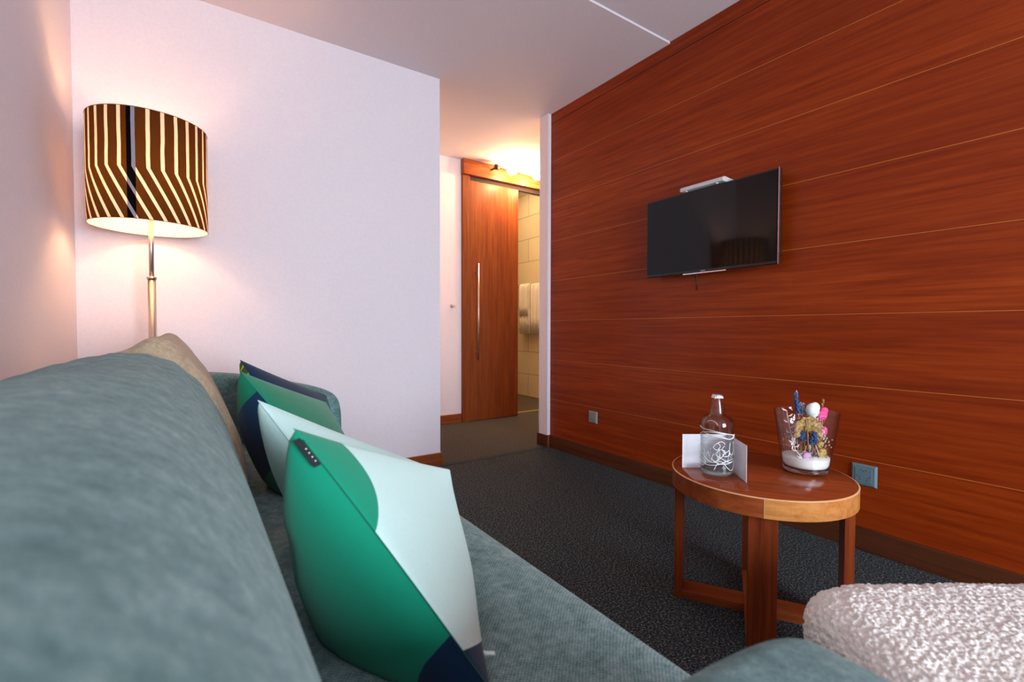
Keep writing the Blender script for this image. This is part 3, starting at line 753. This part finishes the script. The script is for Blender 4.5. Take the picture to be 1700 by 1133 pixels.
# ------------------------------------------------------------------ folded card
cd = thing('folded_card', (1.457, .878, TT), 'white folded card standing open behind the bottle', 'card')
def panel(a, b, h, name, lines):
    a, b = Vector(a), Vector(b); d = (b-a); L = d.length; d.normalize(); nn = Vector((-d.y, d.x, 0))*.0004
    bm = BM(); z0, z1 = TT+.0005, TT+h
    vs = [bm.verts.new((p.x+s*nn.x, p.y+s*nn.y, z)) for p in (a, b) for s in (-1, 1) for z in (z0, z1)]
    for f in ((0, 1, 3, 2), (4, 6, 7, 5), (0, 4, 5, 1), (2, 3, 7, 6), (0, 2, 6, 4), (1, 5, 7, 3)): bm.faces.new([vs[i] for i in f])
    o = obj(name, bm, M['paper'], cd, origin=(1.457, .878, TT))
    side = -1 if nn.dot(Vector((-a.x, -a.y, 0))) < 0 else 1
    bm = BM()
    for t0, t1, z in lines:
        p, q = a+d*L*t0+nn*side*1.6, a+d*L*t1+nn*side*1.6; zz = z0+h*z
        v = [bm.verts.new((p.x, p.y, zz)), bm.verts.new((q.x, q.y, zz)), bm.verts.new((q.x, q.y, zz+.0007)), bm.verts.new((p.x, p.y, zz+.0007))]
        bm.faces.new(v)
    obj('printed_lines', bm, M['print'], o, origin=(1.457, .878, TT))
panel((1.333, .962, 0), (1.457, .878, 0), .111, 'left_leaf', [(.32, .75, .80)]+[(.35, .6+.05*(k % 3), .70-.045*k) for k in range(6)]+[(.35, .8, .38)]+[(.35, .62+.05*(k % 2), .33-.045*k) for k in range(4)])
panel((1.457, .878, 0), (1.359, .759, 0), .111, 'right_leaf', [(.35, .8, .82)]+[(.3, .72+.04*(k % 3), .74-.05*k) for k in range(8)])

# ------------------------------------------------------------------ vase with dried flowers
VX, VY = 1.628, .716
vz = TT+.0008
vs_ = thing('glass_vase', (VX, VY, vz), 'tapered clear glass vase of dried flowers on the round table', 'vase')
HV = .195; RB, RT_ = .064, .092
def rr(z, off=0): return RB+(RT_-RB)*z/HV-off
bm = BM(); lathe(bm, [(0, 0), (RB-.006, 0), (RB-.001, .003), (rr(.01), .01), (rr(.02), .02), (rr(HV-.004), HV-.004), (rr(HV-.0015), HV-.0015), (rr(HV)-.0007, HV-.0003), (rr(HV)-.0014, HV), (rr(HV, .0021), HV-.0003), (rr(HV-.0015, .0028), HV-.0015), (rr(HV-.004, .0028), HV-.004), (rr(.10, .0028), .10), (rr(.034, .0028), .034), (rr(.024, .0036), .024), (rr(.019, .0065), .019), (rr(.0165, .012), .0165), (.03, .016), (0, .0155)], 96)
obj('glass_wall', bm, M['thin'], vs_)
bm = BM(); lathe(bm, [(0, .0015), (RB-.007, .0015), (RB-.003, .004), (rr(.010, .0015), .010), (rr(.0155, .005), .0140), (rr(.016, .013), .0150), (.03, .0148), (0, .0145)], 64); obj('thick_base', bm, M['glass'], vs_)
sm = NT('white_sand'); sm.p(Base_Color=(.84, .80, .78, 1), Roughness=.9); sm.bump(sm.noise(sm.coord('Object'), 900, 2), .5, .002)
bm = BM(); lathe(bm, [(0, .0172), (rr(.018, .015), .0178), (rr(.020, .0085), .0200), (rr(.026, .0048), .0265), (rr(.030, .0042), .032), (rr(.046, .0042), .047), (rr(.050, .006), .051), (.03, .053), (0, .051)], 64)
o = obj('sand', bm, sm.m, loc=(VX, VY, vz)); tag(o, 'layer of fine white sand in the bottom of the vase', 'sand', kind='stuff')
zS = vz+.050
# camera-facing frame on the vase: a to the right in the photo, b away from the camera
va = Vector((.827, -.562, 0)); vb = Vector((.562, .827, 0))
def vp(a, b, z): return Vector((VX, VY, 0)) + va*a + vb*b + Vector((0, 0, vz+z))
def flower(name, label, cat, parts, group='dried flowers in the vase'):
    basep = parts[0][2]
    root = thing(name, basep, label, cat, group)
    for pn, bm, loc, mat in parts:
        po = obj(pn, bm, mat, root, origin=basep, smooth=True)
        if pn in ('seeds', 'blossoms'): po['kind'] = 'stuff'
    return root
mt = {k: flat('flower_'+k, c, .8) for k, c in dict(blue=(.025, .07, .19), lav=(.34, .36, .47), pink=(.75, .06, .22), pale=(.70, .62, .55), gold=(.36, .19, .045), stem=(.30, .26, .10), wstem=(.72, .64, .60), pstem=(.60, .22, .26), white=(.80, .88, .86), yellow=(.50, .34, .08), lilac=(.55, .30, .55)).items()}
def stem(pts, r=.0011): bm = BM(); tube(bm, pts, r, 6); return bm
# tall blue lavender sprig
def sprig(label, a0, b0, a1, b1, z1, z2, n, cols, rad=.005, tip=None):
    p0, p1 = vp(a0, b0, .050), vp(a1, b1, z2); st = stem([p0, (p0+p1)/2+va*.003, p1])
    bm = BM()
    for k in range(n):
        t = (k+.5)/n; z = z1+(z2-z1)*t; q = (z-.05)/(z2-.05); p = vp(a0+(a1-a0)*q, b0+(b1-b0)*q, z); an = random.uniform(0, 6.28)
        r_ = rad*(1-.45*t)*random.uniform(.5, 1.1); ball(bm, p+va*r_*math.cos(an)+vb*r_*math.sin(an), min(.0034, rad*.55)*random.uniform(.7, 1.1), 1, (1, 1, 1.3), jitter=.0005)
    return flower('flower_sprig', label, 'dried flower', [('stem', st, p0, mt['stem']), ('blossoms', bm, p0, cols)])
sprig('tall blue sprig standing highest above the vase rim', -.010, .0, -.024, .02, .185, .248, 70, mt['blue'], .0070)
sprig('pale tip of lavender beside the tall blue sprig', -.008, .012, -.019, .024, .228, .256, 12, mt['lav'], .005)
sprig('lavender sprig low over the rim between blue sprig and white pod', .0, .02, .004, .030, .178, .214, 110, mt['lav'], .012)
sprig('small golden sprig at the right of the rim', .03, .02, .073, .028, .205, .228, 16, mt['gold'], .004)
sprig('blue blossom cluster at the left in the vase', -.012, -.02, -.036, -.035, .105, .135, 90, mt['blue'], .012)
sprig('blue blossom cluster at the middle of the vase', -.004, -.02, .000, -.04, .095, .135, 110, mt['blue'], .013)
sprig('short blue sprig low in the middle of the vase', -.010, -.03, -.004, -.035, .062, .085, 18, mt['blue'], .007)
# white cotton pod
p0 = vp(.012, .0, .052); bm = BM(); ball(bm, vp(.020, .0, .196), .021, 3, (.9, .9, 1.15)); ball(bm, vp(.030, .004, .205), .014, 3, (1, 1, 1.2))
flower('cotton_pod', 'round white pod resting at the vase rim', 'dried flower', [('stem', stem([p0, vp(.018, .004, .12), vp(.02, 0, .18)]), p0, mt['wstem']), ('pod', bm, p0, mt['white'])])
# pink petals
def petal(label, a, b, z, s, rz, ry, col, stemmed=True, zz=None):
    p0 = vp(a*.45, b*.4, .052); bm = BM(); rot = Matrix.Rotation(-.6+rz*.3, 4, 'Z') @ Matrix.Rotation(ry, 4, 'Y')
    ball(bm, vp(a, b, z), s, 3, (1, .45, 1.2), rot, jitter=.0004); 
    return flower('petal_flower', label, 'dried flower', [('stem', stem([p0, vp(a*.8, b*.7, z*.6), vp(a, b, z-s)], .0009), p0, mt['pstem']), ('petal', bm, p0, col)])
petal('pink petal flower at the right rim of the vase', .052, .0, .180, .016, .6, .9, mt['pink'])
petal('second pink petal flower above the right one', .064, .012, .190, .013, .2, .8, mt['pink'])
petal('round pink petal flower halfway down at the right', .050, -.008, .130, .014, .1, .1, mt['pink'])
petal('lilac petal lying on the sand', -.020, -.038, .060, .010, .1, 1.2, mt['lilac'])
petal('ochre petal standing on the sand at the right', .036, -.026, .064, .014, 0, .3, mt['yellow'])
petal('small ochre bud above the sand at the right', .028, -.03, .092, .009, 0, .3, mt['yellow'])
# large curled dried leaf: arched fan
def curled_leaf():
    p0 = vp(-.010, -.038, .060); bm = BM(); G = 26; gr = []
    for i in range(G+1):
        t = i/G; th = -1.25+2.5*t; row = []
        for j in range(9):
            s = j/8; R_ = .012+.048*s; aa = R_*math.sin(th)*1.12; zz = .120+R_*math.cos(th)*1.05*(1 if abs(th) < .9 else .96) - .022*(abs(th) > 1)*s
            wv = .0022*math.sin(14*th+6*s); row.append(bm.verts.new(vp(-.020+aa*.76, -.030-.014*math.sin(s*PI*.6)+wv, zz+wv)))
        gr.append(row)
    for a, b in zip(gr, gr[1:]):
        for j in range(8): bm.faces.new([a[j], a[j+1], b[j+1], b[j]])
    m = NT('dry_leaf'); n = m.noise(m.coord('Object'), 120, 4, .7); m.p(Base_Color=m.ramp(n, [(.35, (.16, .07, .015)), (.5, (.38, .22, .06)), (.66, (.58, .46, .24))]), Roughness=.8)
    bm2 = stem([p0, vp(-.018, -.040, .10), vp(-.026, -.048, .150), vp(-.029, -.044, .176)], .0018)
    r = flower('curled_leaf', 'large curled brown leaf arching inside the vase', 'dried leaf', [('leaf_blade', bm, p0, m.m), ('midrib', bm2, p0, mt['gold'])])
    for c in r.children:
        if c.name.startswith('leaf_blade'): sd = c.modifiers.new('s', 'SOLIDIFY'); sd.thickness = .0012
curled_leaf()
bm = BM(); p0 = vp(-.012, -.03, .058)
for k in range(230):
    t = random.random(); aa = -.02+.055*t+random.uniform(-.022, .022); zz = .165-.10*t+random.uniform(-.022, .018)
    ball(bm, vp(aa*.9, -.028+random.uniform(-.012, .012), zz), random.uniform(.0012, .0026), 1, jitter=.0005)
flower('seed_head', 'loose speckled gold seed heads in the centre of the vase', 'dried flower', [('stem', stem([p0, vp(.0, -.03, .12)], .0009), p0, mt['gold']), ('seeds', bm, p0, mt['gold'])])
bm = BM(); p0 = vp(.018, -.01, .058)
for k in range(150):
    t = random.random(); aa = .016+.042*t+random.uniform(-.014, .014); zz = .178-.085*t+random.uniform(-.018, .014)
    ball(bm, vp(aa, -.012+random.uniform(-.014, .014), zz), random.uniform(.0018, .0036), 1, (1, .6, 1), jitter=.001)
flower('seed_head', 'pale papery seed heads at the right of the curled leaf', 'dried flower', [('stem', stem([p0, vp(.02, -.01, .13)], .0009), p0, mt['wstem']), ('seeds', bm, p0, mt['pale'])])
bm = BM(); p0 = vp(-.030, -.01, .058)
for k in range(120):
    ball(bm, vp(-.034+random.gauss(0, .011), -.004+random.uniform(-.014, .014), .128+random.gauss(0, .022)), random.uniform(.0018, .0034), 1, (1, .6, 1), jitter=.001)
flower('seed_head', 'mauve papery seed heads behind the curled leaf at the left', 'dried flower', [('stem', stem([p0, vp(-.032, -.006, .12)], .0009), p0, mt['wstem']), ('seeds', bm, p0, flat('flower_mauve', (.42, .30, .34), .8))])
# thorny pale twig at the left
p0 = vp(-.034, -.036, .052); bm = BM(); path = [p0, vp(-.046, -.02, .075), vp(-.052, -.015, .11), vp(-.060, -.01, .15), vp(-.066, -.005, .196)]
tube(bm, path, [.0016, .0015, .0013, .0012, .001], 6); bm2 = BM()
for k in range(11):
    t = k/10; i = min(3, int(t*4)); q = Vector(path[i]).lerp(Vector(path[i+1]), t*4-i); sgn = 1 if k % 2 else -1
    tube(bm2, [q, q+va*.010*sgn+Vector((0, 0, .003)), q+va*.016*sgn+Vector((0, 0, .009))], [.0012, .0030, .0003], 5)
flower('thorny_twig', 'pale twig with small pointed leaves at the left in the vase', 'dried twig', [('stem', bm, p0, mt['wstem']), ('leaves', bm2, p0, mt['pale'])])
stt = [((-.006, -.034), (-.010, -.036, .095), 'wstem', 'short thick white stalk in the middle of the vase', .0022),
       ((.022, -.036), (.006, -.034, .10), 'wstem', 'thin white stalk leaning left above the sand', .0013),
       ((.012, -.02), (.045, -.01, .125), 'pstem', 'thin pink stalk leaning right above the sand', .0009),
       ((.0, -.018), (.030, -.02, .11), 'pstem', 'thin pink stalk crossing the white ones', .0009),
       ((.004, .0), (.062, .0, .17), 'gold', 'long golden stalk rising to the right rim', .0009),
       ((-.030, -.03), (-.016, -.028, .088), 'wstem', 'pale crooked stalk beside the thorny twig', .0013)]
for (a, b), (c, d, z), k, lb, r in stt:
    p0 = vp(a, b, .052); bm = stem([p0, vp((a+c)/2+.002, (b+d)/2, (z+.05)/2), vp(c, d, z)], r)
    o = obj('dried_stalk', bm, mt[k], origin=tuple(p0), loc=tuple(p0), smooth=True); tag(o, lb, 'dried stalk', 'dried flowers in the vase')

# ------------------------------------------------------------------ boucle stool
def stool():
    cx, cy = 1.053, .034; ang = math.atan2(-.18, .27); hw, hd, rc = .33, .30, .13
    root = thing('boucle_stool', (cx, cy, 0), 'cream woolly boucle stool in front of the round table', 'stool')
    ca, sa = math.cos(ang), math.sin(ang)
    N = 260; ring = []
    per = []
    pts = []
    for k, (qx, qy) in enumerate(((1, 1), (-1, 1), (-1, -1), (1, -1))):
        for i in range(41):
            a = k*PI/2+i/40*PI/2; pts.append((qx*(hw-rc)+rc*math.cos(a), qy*(hd-rc)+rc*math.sin(a)))
    # resample evenly
    L = [0]
    for p, q in zip(pts, pts[1:]+pts[:1]): L.append(L[-1]+math.hypot(q[0]-p[0], q[1]-p[1]))
    def at(s):
        s = (s % 1)*L[-1]
        for i in range(len(pts)):
            if L[i+1] >= s:
                t = (s-L[i])/max(1e-9, L[i+1]-L[i]); p, q = pts[i], pts[(i+1) % len(pts)]
                return p[0]+(q[0]-p[0])*t, p[1]+(q[1]-p[1])*t
        return pts[0]
    outl = [at(i/N) for i in range(N)]
    prof = []   # (scale toward centre, z)
    top, er = .419, .052
    for k in range(46): prof.append((1-er/.33-(1-er/.33)*(1-k/45.)*1.0 if False else None, None)) if False else None
    rings = []
    # top disc from the centre to the rim
    K = 70
    for k in range(1, K+1):
        s = k/K*(1-er/.30); rings.append((s, 0, top+.010*(1-s*s)-.0))
    for k in range(1, 17):
        a = k/16*PI/2; rings.append((1-er/.30*(1-math.sin(a)), 0, top-er+er*math.cos(a)))
    for k in range(1, 46): rings.append((1-.0006*k, 0, top-er-.006*k))
    bm = BM(); c = bm.verts.new((0, 0, top+.010)); prev = None
    for s, _, z in rings:
        r = [bm.verts.new(((x*s)*ca-(y*s)*sa, (x*s)*sa+(y*s)*ca, z)) for x, y in outl]
        for i in range(N):
            j = (i+1) % N
            bm.faces.new([c, r[i], r[j]] if prev is None else [prev[i], r[i], r[j], prev[j]])
        prev = r
    bm.faces.new(prev)
    m = NT('boucle'); v = m.coord('Object'); n = m.noise(v, 130, 4, .7); vo = m.n('ShaderNodeTexVoronoi'); m.set(vo.inputs['Vector'], v); vo.inputs['Scale'].default_value = 170
    m.p(Base_Color=m.mix(m.math('MULTIPLY', n, .8, clamp=True), (.90, .86, .80), (.72, .65, .56)), Roughness=.95, Sheen_Weight=.4, Specular_IOR_Level=.1)
    m.bump(m.math('SUBTRACT', n, vo.outputs['Distance']), .6, .004)
    o = obj('seat_cushion', bm, m.m, root, smooth=True)
    sb = o.modifiers.new('sub', 'SUBSURF'); sb.subdivision_type = 'SIMPLE'; sb.levels = sb.render_levels = 2
    for i, (ty, sz, st) in enumerate((('VORONOI', .010, .0055), ('CLOUDS', .007, .0035), ('CLOUDS', .09, .006))):
        t = bpy.data.textures.new('boucle_%s_%d' % (ty.lower(), i), ty); t.noise_scale = sz
        d = o.modifiers.new('disp%d' % i, 'DISPLACE'); d.texture = t; d.strength = st * (-1 if ty == 'VORONOI' else 1); d.mid_level = .5; d.texture_coords = 'LOCAL'
    for sx in (-1, 1):
        for sy in (-1, 1):
            x, y = sx*.24, sy*.21; bm = BM(); tube(bm, [(x*ca-y*sa, x*sa+y*ca, 0), (x*ca-y*sa, x*sa+y*ca, .14)], [.014, .02], 14); obj('leg', bm, M['black'], root)
stool()
